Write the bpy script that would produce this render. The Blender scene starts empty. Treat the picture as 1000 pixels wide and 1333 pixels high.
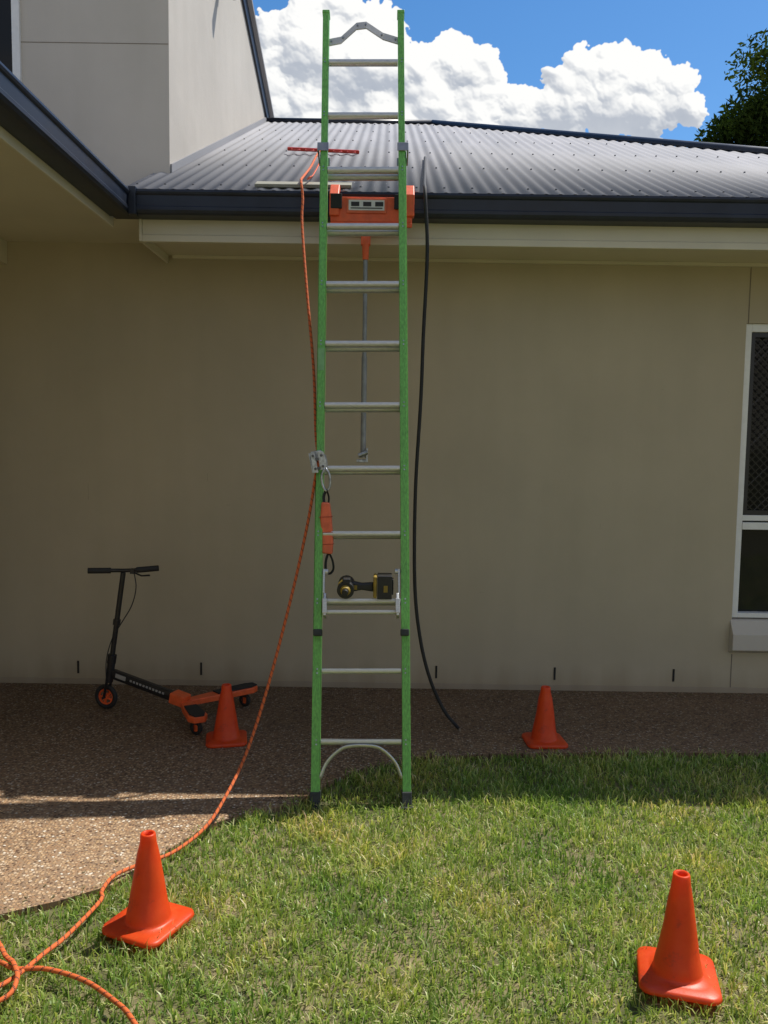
import bpy, bmesh, math, random
import numpy as np
from mathutils import Vector, Matrix, Euler, noise as mnoise
random.seed(7); rng=np.random.default_rng(11)
scene=bpy.context.scene
scene.view_settings.view_transform='Standard'; scene.view_settings.look='None'
scene.view_settings.exposure=0; scene.view_settings.gamma=1

# ---------------------------------------------------------------- materials
def newmat(name):
    m=bpy.data.materials.new(name); m.use_nodes=True
    nt=m.node_tree; b=nt.nodes['Principled BSDF']
    return m,nt,b
def N(nt,t,**k):
    n=nt.nodes.new(t)
    for a,v in k.items(): setattr(n,a,v)
    return n
def ramp(nt,stops,interp='LINEAR'):
    n=nt.nodes.new('ShaderNodeValToRGB'); cr=n.color_ramp; cr.interpolation=interp
    while len(cr.elements)<len(stops): cr.elements.new(.5)
    for e,(p,c) in zip(cr.elements,stops):
        e.position=p; e.color=(c[0],c[1],c[2],1)
    return n
def m2(nt,op,a,bv):
    q=N(nt,'ShaderNodeMath',operation=op)
    for i,v in enumerate((a,bv)):
        if v is None: continue
        if isinstance(v,(int,float)): q.inputs[i].default_value=v
        else: nt.links.new(v,q.inputs[i])
    return q.outputs[0]
def simple(name,col,rough=.5,metal=0,var=.12,scale=25,bump=.0,bscale=200,spec=.5,stretch=None,dirt=None):
    m,nt,b=newmat(name)
    tc=N(nt,'ShaderNodeTexCoord')
    src=tc.outputs['Object']
    if stretch:
        mp=N(nt,'ShaderNodeMapping'); mp.inputs['Scale'].default_value=stretch
        nt.links.new(src,mp.inputs[0]); src=mp.outputs[0]
    n=N(nt,'ShaderNodeTexNoise'); n.inputs['Scale'].default_value=scale; n.inputs['Detail'].default_value=4
    nt.links.new(src,n.inputs['Vector'])
    lo=[c*(1-var) for c in col]; hi=[min(1,c*(1+var)) for c in col]
    if dirt: lo=dirt
    r=ramp(nt,[(.3,lo),(.65,hi)]); nt.links.new(n.outputs['Fac'],r.inputs[0])
    nt.links.new(r.outputs[0],b.inputs['Base Color'])
    mr=N(nt,'ShaderNodeMapRange'); mr.inputs['To Min'].default_value=max(0,rough-.08); mr.inputs['To Max'].default_value=min(1,rough+.1)
    nt.links.new(n.outputs['Fac'],mr.inputs[0]); nt.links.new(mr.outputs[0],b.inputs['Roughness'])
    b.inputs['Metallic'].default_value=metal; b.inputs['Specular IOR Level'].default_value=spec
    if bump:
        n2=N(nt,'ShaderNodeTexNoise'); n2.inputs['Scale'].default_value=bscale; n2.inputs['Detail'].default_value=2
        nt.links.new(tc.outputs['Object'],n2.inputs['Vector'])
        bp=N(nt,'ShaderNodeBump'); bp.inputs['Strength'].default_value=bump; bp.inputs['Distance'].default_value=.003
        nt.links.new(n2.outputs['Fac'],bp.inputs['Height']); nt.links.new(bp.outputs[0],b.inputs['Normal'])
    return m

def wall_mat(name,col):
    m,nt,b=newmat(name)
    tc=N(nt,'ShaderNodeTexCoord')
    big=N(nt,'ShaderNodeTexNoise'); big.inputs['Scale'].default_value=.9; big.inputs['Detail'].default_value=5; big.inputs['Roughness'].default_value=.6
    nt.links.new(tc.outputs['Object'],big.inputs['Vector'])
    mp=N(nt,'ShaderNodeMapping'); mp.inputs['Scale'].default_value=(7,7,.8); nt.links.new(tc.outputs['Object'],mp.inputs[0])
    st=N(nt,'ShaderNodeTexNoise'); st.inputs['Scale'].default_value=1.; st.inputs['Detail'].default_value=4
    nt.links.new(mp.outputs[0],st.inputs['Vector'])
    r1=ramp(nt,[(.3,[c*.91 for c in col]),(.7,[c*1.06 for c in col])]); nt.links.new(big.outputs['Fac'],r1.inputs[0])
    r2=ramp(nt,[(.3,(.965,.965,.96)),(.6,(1,1,1))]); nt.links.new(st.outputs['Fac'],r2.inputs[0])
    mx=N(nt,'ShaderNodeMix',data_type='RGBA',blend_type='MULTIPLY'); mx.inputs[0].default_value=1
    nt.links.new(r1.outputs[0],mx.inputs[6]); nt.links.new(r2.outputs[0],mx.inputs[7])
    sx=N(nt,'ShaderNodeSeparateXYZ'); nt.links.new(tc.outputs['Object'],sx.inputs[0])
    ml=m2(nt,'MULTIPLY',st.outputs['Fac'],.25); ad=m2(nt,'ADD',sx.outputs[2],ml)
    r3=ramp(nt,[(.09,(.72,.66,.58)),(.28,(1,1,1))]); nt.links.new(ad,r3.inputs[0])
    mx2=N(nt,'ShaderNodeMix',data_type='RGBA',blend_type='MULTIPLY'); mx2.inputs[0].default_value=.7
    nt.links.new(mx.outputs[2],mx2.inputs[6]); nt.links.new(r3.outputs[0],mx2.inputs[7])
    nt.links.new(mx2.outputs[2],b.inputs['Base Color'])
    b.inputs['Roughness'].default_value=.75; b.inputs['Specular IOR Level'].default_value=.25
    fn=N(nt,'ShaderNodeTexNoise'); fn.inputs['Scale'].default_value=260; fn.inputs['Detail'].default_value=2
    nt.links.new(tc.outputs['Object'],fn.inputs['Vector'])
    tn=N(nt,'ShaderNodeTexNoise'); tn.inputs['Scale'].default_value=7; tn.inputs['Detail'].default_value=2
    nt.links.new(tc.outputs['Object'],tn.inputs['Vector'])
    a2=N(nt,'ShaderNodeMath',operation='MULTIPLY_ADD'); a2.inputs[1].default_value=4.; nt.links.new(tn.outputs['Fac'],a2.inputs[0]); nt.links.new(fn.outputs['Fac'],a2.inputs[2])
    bp=N(nt,'ShaderNodeBump'); bp.inputs['Strength'].default_value=.4; bp.inputs['Distance'].default_value=.0018
    nt.links.new(a2.outputs[0],bp.inputs['Height']); nt.links.new(bp.outputs[0],b.inputs['Normal'])
    return m

M_wall=wall_mat('render_beige',(.48,.415,.30))
M_wall2=wall_mat('render_upper',(.56,.515,.45))
M_fascia=simple('fascia_cream',(.62,.58,.46),.5,var=.04,scale=4)
M_soffit=simple('soffit_cream',(.62,.57,.44),.6,var=.04,scale=3)
M_gutter=simple('gutter_navy',(.014,.019,.032),.38,var=.25,scale=8,spec=.4)
M_white=simple('window_white',(.78,.78,.76),.35,var=.04)
M_joint=simple('joint_dark',(.20,.17,.13),.9)
M_black=simple('black_plastic',(.012,.012,.013),.45,var=.3,bump=.2)
M_rubber=simple('black_rubber',(.018,.018,.018),.7,var=.3,bump=.3)
M_cap=simple('cap_rubber_grey',(.035,.04,.038),.7,var=.4,bump=.3)
M_alu=simple('aluminium',(.62,.62,.60),.42,metal=.65,var=.15,scale=40,stretch=(1,12,12))
M_zinc=simple('zinc_plated',(.40,.42,.45),.32,metal=.8,var=.35,scale=60)
M_green=simple('green_fibreglass',(.15,.43,.085),.45,var=.26,scale=30,stretch=(6,6,.7),bump=.12)
M_orange=simple('orange_plastic',(.78,.12,.03),.45,var=.12)
M_orange2=simple('orange_webbing',(.80,.17,.08),.7,var=.15,bump=.5,bscale=500)
M_label=simple('label_white',(.72,.72,.70),.5,var=.05)
M_yellow=simple('tool_yellow',(.27,.18,.02),.5,var=.3)
M_timber=simple('plank_timber',(.30,.29,.23),.8,var=.25,scale=20,stretch=(.3,4,4))
M_bark=simple('bark',(.12,.09,.06),.9,var=.4,scale=10,bump=.8,bscale=30)
M_matblack=simple('painted_steel_black',(.015,.015,.017),.35,var=.2)

M_glass,nt,b=newmat('window_glass'); b.inputs['Base Color'].default_value=(.012,.013,.013,1); b.inputs['Roughness'].default_value=.05; b.inputs['Specular IOR Level'].default_value=.28
n=N(nt,'ShaderNodeTexNoise'); n.inputs['Scale'].default_value=2.5; tc=N(nt,'ShaderNodeTexCoord'); nt.links.new(tc.outputs['Object'],n.inputs['Vector'])
bp=N(nt,'ShaderNodeBump'); bp.inputs['Strength'].default_value=.15; bp.inputs['Distance'].default_value=.01; nt.links.new(n.outputs['Fac'],bp.inputs['Height']); nt.links.new(bp.outputs[0],b.inputs['Normal'])

M_roof,nt,b=newmat('corrugated_steel')
tc=N(nt,'ShaderNodeTexCoord'); n=N(nt,'ShaderNodeTexNoise'); n.inputs['Scale'].default_value=1.2; n.inputs['Detail'].default_value=5
mp=N(nt,'ShaderNodeMapping'); mp.inputs['Scale'].default_value=(4,.6,.6); nt.links.new(tc.outputs['Object'],mp.inputs[0]); nt.links.new(mp.outputs[0],n.inputs['Vector'])
r=ramp(nt,[(.3,(.28,.28,.29)),(.7,(.35,.345,.355))]); nt.links.new(n.outputs['Fac'],r.inputs[0]); nt.links.new(r.outputs[0],b.inputs['Base Color'])
b.inputs['Roughness'].default_value=.7; b.inputs['Specular IOR Level'].default_value=.2

M_cone,nt,b=newmat('cone_pvc')
tc=N(nt,'ShaderNodeTexCoord'); n=N(nt,'ShaderNodeTexNoise'); n.inputs['Scale'].default_value=14; n.inputs['Detail'].default_value=7; n.inputs['Roughness'].default_value=.7
nt.links.new(tc.outputs['Object'],n.inputs['Vector'])
r=ramp(nt,[(.30,(.36,.06,.03)),(.42,(.86,.075,.012)),(.75,(.95,.12,.02))]); nt.links.new(n.outputs['Fac'],r.inputs[0])
nt.links.new(r.outputs[0],b.inputs['Base Color']); b.inputs['Roughness'].default_value=.40
tr=N(nt,'ShaderNodeBsdfTranslucent'); tr.inputs[0].default_value=(1,.12,.012,1); mxs=N(nt,'ShaderNodeMixShader'); mxs.inputs[0].default_value=.30
nt.links.new(b.outputs[0],mxs.inputs[1]); nt.links.new(tr.outputs[0],mxs.inputs[2]); nt.links.new(mxs.outputs[0],nt.nodes['Material Output'].inputs[0])
bp=N(nt,'ShaderNodeBump'); bp.inputs['Strength'].default_value=.3; bp.inputs['Distance'].default_value=.003; nt.links.new(n.outputs['Fac'],bp.inputs['Height']); nt.links.new(bp.outputs[0],b.inputs['Normal'])

M_rope,nt,b=newmat('kernmantle_rope')
uv=N(nt,'ShaderNodeUVMap'); sp=N(nt,'ShaderNodeSeparateXYZ'); nt.links.new(uv.outputs[0],sp.inputs[0])
s1=m2(nt,'MULTIPLY',sp.outputs[0],34); s2=m2(nt,'ADD',s1,sp.outputs[1]); s3=m2(nt,'FRACT',s2,None)
t1=m2(nt,'LESS_THAN',s3,.22)
s4=m2(nt,'MULTIPLY',sp.outputs[0],170); s5=m2(nt,'MULTIPLY',sp.outputs[1],5); s6=m2(nt,'SUBTRACT',s4,s5); s7=m2(nt,'FRACT',s6,None)
t2=m2(nt,'GREATER_THAN',s7,.35); t3=m2(nt,'MULTIPLY',t1,t2)
mx=N(nt,'ShaderNodeMix',data_type='RGBA'); mx.inputs[6].default_value=(.72,.15,.035,1); mx.inputs[7].default_value=(.06,.03,.03,1)
nt.links.new(t3,mx.inputs[0]); nt.links.new(mx.outputs[2],b.inputs['Base Color']); b.inputs['Roughness'].default_value=.8
bp=N(nt,'ShaderNodeBump'); bp.inputs['Strength'].default_value=.6; bp.inputs['Distance'].default_value=.001; nt.links.new(s7,bp.inputs['Height']); nt.links.new(bp.outputs[0],b.inputs['Normal'])

M_agg,nt,b=newmat('exposed_aggregate')
tc=N(nt,'ShaderNodeTexCoord')
wn=N(nt,'ShaderNodeTexNoise'); wn.inputs['Scale'].default_value=60; wn.inputs['Detail'].default_value=1; nt.links.new(tc.outputs['Object'],wn.inputs['Vector'])
wm=N(nt,'ShaderNodeVectorMath',operation='MULTIPLY_ADD'); wm.inputs[1].default_value=(.010,.010,.0)
nt.links.new(wn.outputs['Color'],wm.inputs[0]); nt.links.new(tc.outputs['Object'],wm.inputs[2])
v=N(nt,'ShaderNodeTexVoronoi'); v.voronoi_dimensions='2D'; v.inputs['Scale'].default_value=78; nt.links.new(wm.outputs[0],v.inputs['Vector'])
sc=N(nt,'ShaderNodeSeparateColor'); nt.links.new(v.outputs['Color'],sc.inputs[0])
peb=ramp(nt,[(0,(.13,.075,.045)),(.14,(.36,.21,.11)),(.38,(.48,.31,.165)),(.56,(.25,.17,.11)),(.68,(.56,.39,.235)),(.88,(.64,.51,.36)),(.965,(.76,.68,.55))],'CONSTANT')
nt.links.new(sc.outputs[0],peb.inputs[0])
edge=ramp(nt,[(.30,(1,1,1)),(.52,(0,0,0))]); nt.links.new(v.outputs['Distance'],edge.inputs[0])
bigm=N(nt,'ShaderNodeTexNoise'); bigm.inputs['Scale'].default_value=2.2; bigm.inputs['Detail'].default_value=6; nt.links.new(tc.outputs['Object'],bigm.inputs['Vector'])
mor=ramp(nt,[(.3,(.22,.14,.08)),(.7,(.36,.24,.145))]); nt.links.new(bigm.outputs['Fac'],mor.inputs[0])
mx=N(nt,'ShaderNodeMix',data_type='RGBA'); nt.links.new(edge.outputs[0],mx.inputs[0]); nt.links.new(mor.outputs[0],mx.inputs[6]); nt.links.new(peb.outputs[0],mx.inputs[7])
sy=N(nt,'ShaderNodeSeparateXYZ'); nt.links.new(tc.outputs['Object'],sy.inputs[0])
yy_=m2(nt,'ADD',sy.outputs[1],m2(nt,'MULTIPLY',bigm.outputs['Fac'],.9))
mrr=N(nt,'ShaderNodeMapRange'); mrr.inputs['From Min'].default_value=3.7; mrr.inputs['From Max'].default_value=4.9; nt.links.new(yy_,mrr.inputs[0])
dk=ramp(nt,[(0,(1.0,1.0,1.0)),(1,(.50,.49,.48))]); nt.links.new(mrr.outputs[0],dk.inputs[0])  # eave shade painted into the paving colour, darker towards the wall
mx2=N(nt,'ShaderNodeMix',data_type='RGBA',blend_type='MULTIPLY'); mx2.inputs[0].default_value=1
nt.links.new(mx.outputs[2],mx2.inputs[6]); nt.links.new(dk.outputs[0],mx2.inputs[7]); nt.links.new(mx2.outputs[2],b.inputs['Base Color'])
b.inputs['Roughness'].default_value=.7; b.inputs['Specular IOR Level'].default_value=.3
bp=N(nt,'ShaderNodeBump'); bp.inputs['Strength'].default_value=.8; bp.inputs['Distance'].default_value=.003; nt.links.new(edge.outputs[0],bp.inputs['Height']); nt.links.new(bp.outputs[0],b.inputs['Normal'])

M_soil,nt,b=newmat('lawn_soil')
tc=N(nt,'ShaderNodeTexCoord'); n=N(nt,'ShaderNodeTexNoise'); n.inputs['Scale'].default_value=9; n.inputs['Detail'].default_value=8; nt.links.new(tc.outputs['Object'],n.inputs['Vector'])
r=ramp(nt,[(.3,(.08,.085,.03)),(.5,(.14,.13,.055)),(.72,(.30,.23,.13))]); nt.links.new(n.outputs['Fac'],r.inputs[0]); nt.links.new(r.outputs[0],b.inputs['Base Color']); b.inputs['Roughness'].default_value=.95

def leafmat(name,stops,patch,transl,trcol,pscale=1.6,gloss=0):
    m,nt,b=newmat(name)
    at=N(nt,'ShaderNodeAttribute',attribute_name='rnd')
    r=ramp(nt,stops); nt.links.new(at.outputs['Fac'],r.inputs[0])
    tc=N(nt,'ShaderNodeTexCoord'); n=N(nt,'ShaderNodeTexNoise'); n.inputs['Scale'].default_value=pscale; n.inputs['Detail'].default_value=4; n.inputs['Roughness'].default_value=.6
    nt.links.new(tc.outputs['Object'],n.inputs['Vector'])
    pr=ramp(nt,patch); nt.links.new(n.outputs['Fac'],pr.inputs[0])
    mx=N(nt,'ShaderNodeMix',data_type='RGBA',blend_type='MULTIPLY'); mx.inputs[0].default_value=1
    nt.links.new(r.outputs[0],mx.inputs[6]); nt.links.new(pr.outputs[0],mx.inputs[7])
    if gloss:
        b.inputs['Roughness'].default_value=.38; b.inputs['Specular IOR Level'].default_value=gloss
        nt.links.new(mx.outputs[2],b.inputs['Base Color']); base=b.outputs[0]
    else:
        df=N(nt,'ShaderNodeBsdfDiffuse'); nt.links.new(mx.outputs[2],df.inputs[0]); base=df.outputs[0]
    tr=N(nt,'ShaderNodeBsdfTranslucent'); mt=N(nt,'ShaderNodeMix',data_type='RGBA',blend_type='MULTIPLY'); mt.inputs[0].default_value=1; mt.inputs[7].default_value=trcol
    nt.links.new(mx.outputs[2],mt.inputs[6]); nt.links.new(mt.outputs[2],tr.inputs[0])
    ms=N(nt,'ShaderNodeMixShader'); ms.inputs[0].default_value=transl
    nt.links.new(base,ms.inputs[1]); nt.links.new(tr.outputs[0],ms.inputs[2]); nt.links.new(ms.outputs[0],nt.nodes['Material Output'].inputs[0])
    return m
M_grass=leafmat('grass_blades',[(0,(.13,.22,.04)),(.35,(.31,.43,.095)),(.65,(.50,.57,.15)),(.85,(.70,.64,.29)),(1,(.80,.71,.46))],
    [(.34,(.66,.82,.64)),(.5,(1,1,1)),(.62,(1.24,1.06,1.05)),(.70,(1.38,1.08,1.1))],.38,(1.15,1.2,.7,1),2.1,gloss=.45)
M_leaf=leafmat('tree_leaves',[(0,(.02,.035,.012)),(.6,(.055,.085,.022)),(1,(.12,.155,.04))],[(.35,(.7,.7,.7)),(.65,(1.25,1.2,1.1))],.25,(1,1.2,.5,1),.6)

# ---------------------------------------------------------------- mesh helpers
def link(o,parent=None):
    scene.collection.objects.link(o)
    if parent: o.parent=parent
    return o
def empty(name,loc=(0,0,0)):
    e=bpy.data.objects.new(name,None); e.location=loc; e.empty_display_size=.2
    scene.collection.objects.link(e); return e
def obj(name,verts,faces,mat,parent=None,smooth=False,bevel=0,uvs=None,seg=2):
    me=bpy.data.meshes.new(name); me.from_pydata([tuple(v) for v in verts],[],faces); me.update()
    if uvs is None:
        bm=bmesh.new(); bm.from_mesh(me); bmesh.ops.recalc_face_normals(bm,faces=bm.faces); bm.to_mesh(me); bm.free()
    else:
        l=me.uv_layers.new(name='UVMap')
        for i,lp in enumerate(me.loops): l.data[i].uv=uvs[lp.vertex_index]
    me.materials.append(mat)
    if smooth: me.polygons.foreach_set('use_smooth',[True]*len(me.polygons))
    o=bpy.data.objects.new(name,me); link(o,parent)
    if bevel:
        md=o.modifiers.new('b','BEVEL'); md.width=bevel; md.segments=seg; md.limit_method='ANGLE'; md.angle_limit=math.radians(35)
    return o
class MB:
    def __init__(s): s.v=[]; s.f=[]
    def box(s,x0,x1,y0,y1,z0,z1,T=None):
        b=len(s.v)
        for z in (z0,z1):
            for (x,y) in ((x0,y0),(x1,y0),(x1,y1),(x0,y1)):
                p=Vector((x,y,z)); s.v.append(T@p if T else p)
        s.f+=[(b,b+3,b+2,b+1),(b+4,b+5,b+6,b+7),(b,b+1,b+5,b+4),(b+1,b+2,b+6,b+5),(b+2,b+3,b+7,b+6),(b+3,b,b+4,b+7)]; return s
    def prism(s,pts,d,T=None):
        b=len(s.v); n=len(pts); d=Vector(d)
        for q in pts: p=Vector(q); s.v.append(T@p if T else p)
        for q in pts: p=Vector(q)+d; s.v.append(T@p if T else p)
        s.f.append(tuple(range(b,b+n))); s.f.append(tuple(reversed(range(b+n,b+2*n))))
        for i in range(n): j=(i+1)%n; s.f.append((b+i,b+n+i,b+n+j,b+j))
        return s
    def cyl(s,p0,p1,r0,r1=None,n=20,T=None,caps=True):
        r1=r0 if r1 is None else r1
        p0=Vector(p0);p1=Vector(p1);ax=(p1-p0).normalized()
        u=ax.orthogonal().normalized();w=ax.cross(u);b=len(s.v)
        for p,r in ((p0,r0),(p1,r1)):
            for i in range(n):
                a=2*math.pi*i/n; q=p+u*math.cos(a)*r+w*math.sin(a)*r; s.v.append(T@q if T else q)
        for i in range(n): j=(i+1)%n; s.f.append((b+i,b+j,b+n+j,b+n+i))
        if caps: s.f.append(tuple(reversed(range(b,b+n)))); s.f.append(tuple(range(b+n,b+2*n)))
        return s
    def torus(s,c,axis,R,r,n=28,k=10,T=None):
        c=Vector(c);ax=Vector(axis).normalized();u=ax.orthogonal().normalized();w=ax.cross(u);b=len(s.v)
        for i in range(n):
            a=2*math.pi*i/n; d=u*math.cos(a)+w*math.sin(a)
            for j in range(k):
                t=2*math.pi*j/k; q=c+d*(R+r*math.cos(t))+ax*r*math.sin(t); s.v.append(T@q if T else q)
        for i in range(n):
            for j in range(k):
                s.f.append((b+i*k+j,b+((i+1)%n)*k+j,b+((i+1)%n)*k+(j+1)%k,b+i*k+(j+1)%k))
        return s
    def make(s,name,mat,parent=None,**k): return obj(name,s.v,s.f,mat,parent,**k)
def catmull(pts,step=.012):
    P=[Vector(p) for p in pts]; P=[P[0]*2-P[1]]+P+[P[-1]*2-P[-2]]; out=[]
    for i in range(1,len(P)-2):
        a,b,c,d=P[i-1:i+3]; n=max(2,int((c-b).length/step))
        for k in range(n):
            t=k/n; out.append(.5*((2*b)+(-a+c)*t+(2*a-5*b+4*c-d)*t*t+(-a+3*b-3*c+d)*t**3))
    out.append(P[-2]); return out
def tube(name,pts,r,mat,parent=None,n=10,smoothpath=True,step=.012,flat=1.0,T=None):
    C=catmull(pts,step) if smoothpath else [Vector(p) for p in pts]
    if T: C=[T@c for c in C]
    v=[];f=[];uv=[];L=0; t0=(C[1]-C[0]).normalized(); u=t0.orthogonal().normalized()
    for i,c in enumerate(C):
        t=(C[min(i+1,len(C)-1)]-C[max(i-1,0)]).normalized()
        u=(u-t*u.dot(t)).normalized(); w=t.cross(u)
        if i: L+=(c-C[i-1]).length
        rr=r(i/(len(C)-1)) if callable(r) else r
        for j in range(n+1):
            a=2*math.pi*j/n; v.append(c+u*math.cos(a)*rr+w*math.sin(a)*rr*flat); uv.append((L,j/n))
    m=n+1
    for i in range(len(C)-1):
        for j in range(n): f.append((i*m+j,i*m+j+1,(i+1)*m+j+1,(i+1)*m+j))
    f.append(tuple(reversed(range(n)))); f.append(tuple((len(C)-1)*m+j for j in range(n)))
    return obj(name,v,f,mat,parent,smooth=True,uvs=uv)

# ---------------------------------------------------------------- ground, path, lawn
EX=[-30,-6,-1.9,-1.235,-1.07,-.92,-.84,-.695,-.53,-.36,-.245,-.09,.17,.79,2,6,30]
EY=[1.6,2.0,2.35,2.57,2.655,2.765,2.94,3.21,3.35,3.43,3.64,3.82,3.975,4.05,4.09,4.1,4.1]
def edgey(x): return np.interp(x,EX,EY)
obj('ground',[(-600,-600,-.03),(600,-600,-.03),(600,600,-.03),(-600,600,-.03)],[(0,1,2,3)],M_soil)
xs=np.concatenate([np.arange(-7,-2,.25),np.arange(-2,2.6,.03),np.arange(2.6,6.01,.25)])
v=[];f=[]
for x in xs:
    e=float(edgey(x))+.012*mnoise.noise(Vector((x*6,0,0)))
    v+= [(x,e,-.05),(x,e,0),(x,5.2,0)]
for i in range(len(xs)-1):
    a=i*3; f+=[(a,a+3,a+4,a+1),(a+1,a+4,a+5,a+2)]
path=empty('concrete_path')
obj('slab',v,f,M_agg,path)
jb=MB()
jb.box(.125,.131,4.0,5.1,-.02,.0015); jb.make('expansion_joint',M_joint,path)
lit=MB()
for i in range(460):
    r_=random.random(); x=random.uniform(-2.3,2.6)
    if r_<.5: y=5.10-abs(random.gauss(0,.05))
    elif r_<.8: y=float(edgey(x))+abs(random.gauss(0,.06))+.02
    else: y=random.uniform(2.6,5.05)
    if y<edgey(x)+.01: continue
    s=random.uniform(.0015,.005); a=random.uniform(0,3); T=Matrix.Translation((x,y,.001+s*.3))@Euler((random.uniform(-.4,.4),random.uniform(-.4,.4),a)).to_matrix().to_4x4()
    lit.box(-s*1.8,s*1.8,-s*.5,s*.5,-s*.3,s*.3,T)
lit.make('loose_grit',simple('grit',(.16,.13,.06),.9,var=.6,scale=90),path)

def lowf_(px,py): return np.sin(px*5.1+1.3)*np.cos(py*6.3)+np.sin(px*11.7+py*9.1)*.6+np.sin(px*23-py*17)*.5+np.sin(px*47+py*39)*.5
def blades(name,px,py,hmean,wid,mat,parent=None,zb=-.028):
    n=len(px); lowf=lowf_(px,py)
    h=hmean*(1+.17*lowf)*rng.uniform(.45,1.45,n)
    yaw=rng.uniform(0,2*np.pi,n); lean=np.clip(rng.gamma(2.6,.38,n),.05,1.52); ld=rng.uniform(0,2*np.pi,n)+1.2*np.sin(px*3.1+py*2.3)
    w=wid*rng.uniform(.5,1.35,n)*.5
    wx=np.cos(yaw)*w; wy=np.sin(yaw)*w
    dx=np.cos(ld)*np.sin(lean)*h; dy=np.sin(ld)*np.sin(lean)*h; dz=np.cos(lean)*h
    co=np.zeros((n,5,3),np.float32)
    z0=np.full(n,zb)
    co[:,0]=np.stack([px-wx,py-wy,z0],1); co[:,1]=np.stack([px+wx,py+wy,z0],1)
    mx=px+dx*.45; my=py+dy*.45; mz=z0+dz*.62+.012
    co[:,2]=np.stack([mx+wx*.9,my+wy*.9,mz],1); co[:,3]=np.stack([mx-wx*.9,my-wy*.9,mz],1)
    co[:,4]=np.stack([px+dx*1.15,py+dy*1.15,z0+dz*.95+.012],1)
    me=bpy.data.meshes.new(name); me.vertices.add(n*5); me.vertices.foreach_set('co',co.ravel())
    b=(np.arange(n)*5)[:,None]
    loops=np.concatenate([b+0,b+1,b+2,b+3,b+3,b+2,b+4],1).ravel().astype(np.int32)
    me.loops.add(n*7); me.loops.foreach_set('vertex_index',loops)
    me.polygons.add(n*2)
    ls=np.stack([np.arange(n)*7,np.arange(n)*7+4],1).ravel().astype(np.int32)
    me.polygons.foreach_set('loop_start',ls)
    me.update(calc_edges=True)
    at=me.attributes.new('rnd','FLOAT','POINT')
    rv=np.clip(rng.beta(1.3,1.7,n)*.92+.07*lowf,0,1)
    dry=rng.uniform(0,1,n)<.09; rv[dry]=rng.uniform(.85,1,dry.sum())
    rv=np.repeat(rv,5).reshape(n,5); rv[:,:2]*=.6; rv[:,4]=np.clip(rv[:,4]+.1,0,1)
    at.data.foreach_set('value',rv.ravel().astype(np.float32))
    me.materials.append(mat); o=bpy.data.objects.new(name,me); link(o,parent); return o
lawn=empty('lawn')
def region(n,x0,x1,y0,y1):
    x=rng.uniform(x0,x1,n); y=rng.uniform(y0,y1,n)
    wob=.035*np.sin(x*31)+.02*np.sin(x*77+1)
    k=y<edgey(x)+wob*.6+rng.uniform(-.02,.03,n)
    cl_=np.sin(x*61+2*np.sin(y*37))*np.sin(y*71+2*np.sin(x*43))+.5*np.sin(x*131+y*97)
    k&=rng.uniform(0,1,n)<np.clip(.72+.28*cl_+.08*lowf_(x,y),.22,1)
    return x[k],y[k]
x,y=region(165000,-1.9,2.7,1.75,4.14); blades('near_blades',x,y,.036,.0047,M_grass,lawn)
x,y=region(45000,-5,6,-1.5,4.14); k=~((x>-1.9)&(x<2.7)&(y>1.75)); blades('outer_blades',x[k],y[k],.045,.011,M_grass,lawn)
sv=[];sf=[]
for x_ in np.linspace(-7,7,90): sv+=[(x_,-4,-.024),(x_,float(edgey(x_)),-.024)]
for i in range(89): sf.append((i*2,i*2+2,i*2+3,i*2+1))
obj('lawn_soil',sv,sf,M_soil,lawn)

# ---------------------------------------------------------------- house
house=empty('house')
WY=5.12
w=MB()
wx0,wx1,wz0,wz1=2.2,4.0,.46,2.31
w.box(-6,wx0,WY,WY+.12,-.03,2.8); w.box(wx1,4.6,WY,WY+.12,-.03,2.8)
w.box(wx0,wx1,WY,WY+.12,-.03,wz0); w.box(wx0,wx1,WY,WY+.12,wz1,2.8)
w.box(4.48,4.6,WY+.12,13.0,-.03,2.8); w.box(-6,4.48,12.88,13.0,-.03,2.8)
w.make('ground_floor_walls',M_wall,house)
w=MB(); w.box(-2.6,-2.5,-2.0,WY-.002,-.03,2.735); w.make('unseen_shade_wall',M_wall,house)  # unseen wall, added to cut the light coming in from the left
j=MB()
j.box(2.208,2.214,WY-.0015,WY+.01,wz1,2.66); j.box(2.208,2.214,WY-.0015,WY+.01,0,.25)
j.make('control_joints',M_joint,house)
# small scuffs on the render
j=MB()
for (x_,z_,w_,h_) in ((-1.842,1.221,.003,.10),(-.97,1.15,.025,.003),(-1.1,1.32,.003,.05),(.62,.62,.03,.002),(1.35,1.05,.002,.03),(-.6,.45,.02,.003),(1.7,1.9,.018,.002)):
    j.box(x_-w_/2,x_+w_/2,WY-.0008,WY+.005,z_-h_/2,z_+h_/2)
j.make('wall_scuffs',simple('scuff',(.36,.31,.23),.9),house)
vv=MB()
for x_ in (-1.923,-1.144,.345,1.095,1.848): vv.box(x_-.006,x_+.006,WY-.004,WY+.02,.068,.148)
vv.make('weep_vents',M_black,house)
cb=MB(); cb.box(-6,4.55,WY-.004,WY+.01,-.01,.035); cb.make('base_strip',wall_mat('base_strip',(.42,.36,.27)),house)
wf=MB()
t=.045
wf.box(wx0,wx0+t,WY+.02,WY+.09,wz0+.02,wz1); wf.box(wx1-t,wx1,WY+.02,WY+.09,wz0+.02,wz1)
wf.box(wx0+t,wx1-t,WY+.02,WY+.09,wz1-.05,wz1); wf.box(wx0+t,wx1-t,WY+.02,WY+.09,wz0+.02,wz0+.05)
wf.box(wx0+t,wx1-t,WY+.015,WY+.085,1.04,1.085); wf.box(wx0+t,wx1-t,WY+.022,WY+.085,1.095,1.13)
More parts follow.
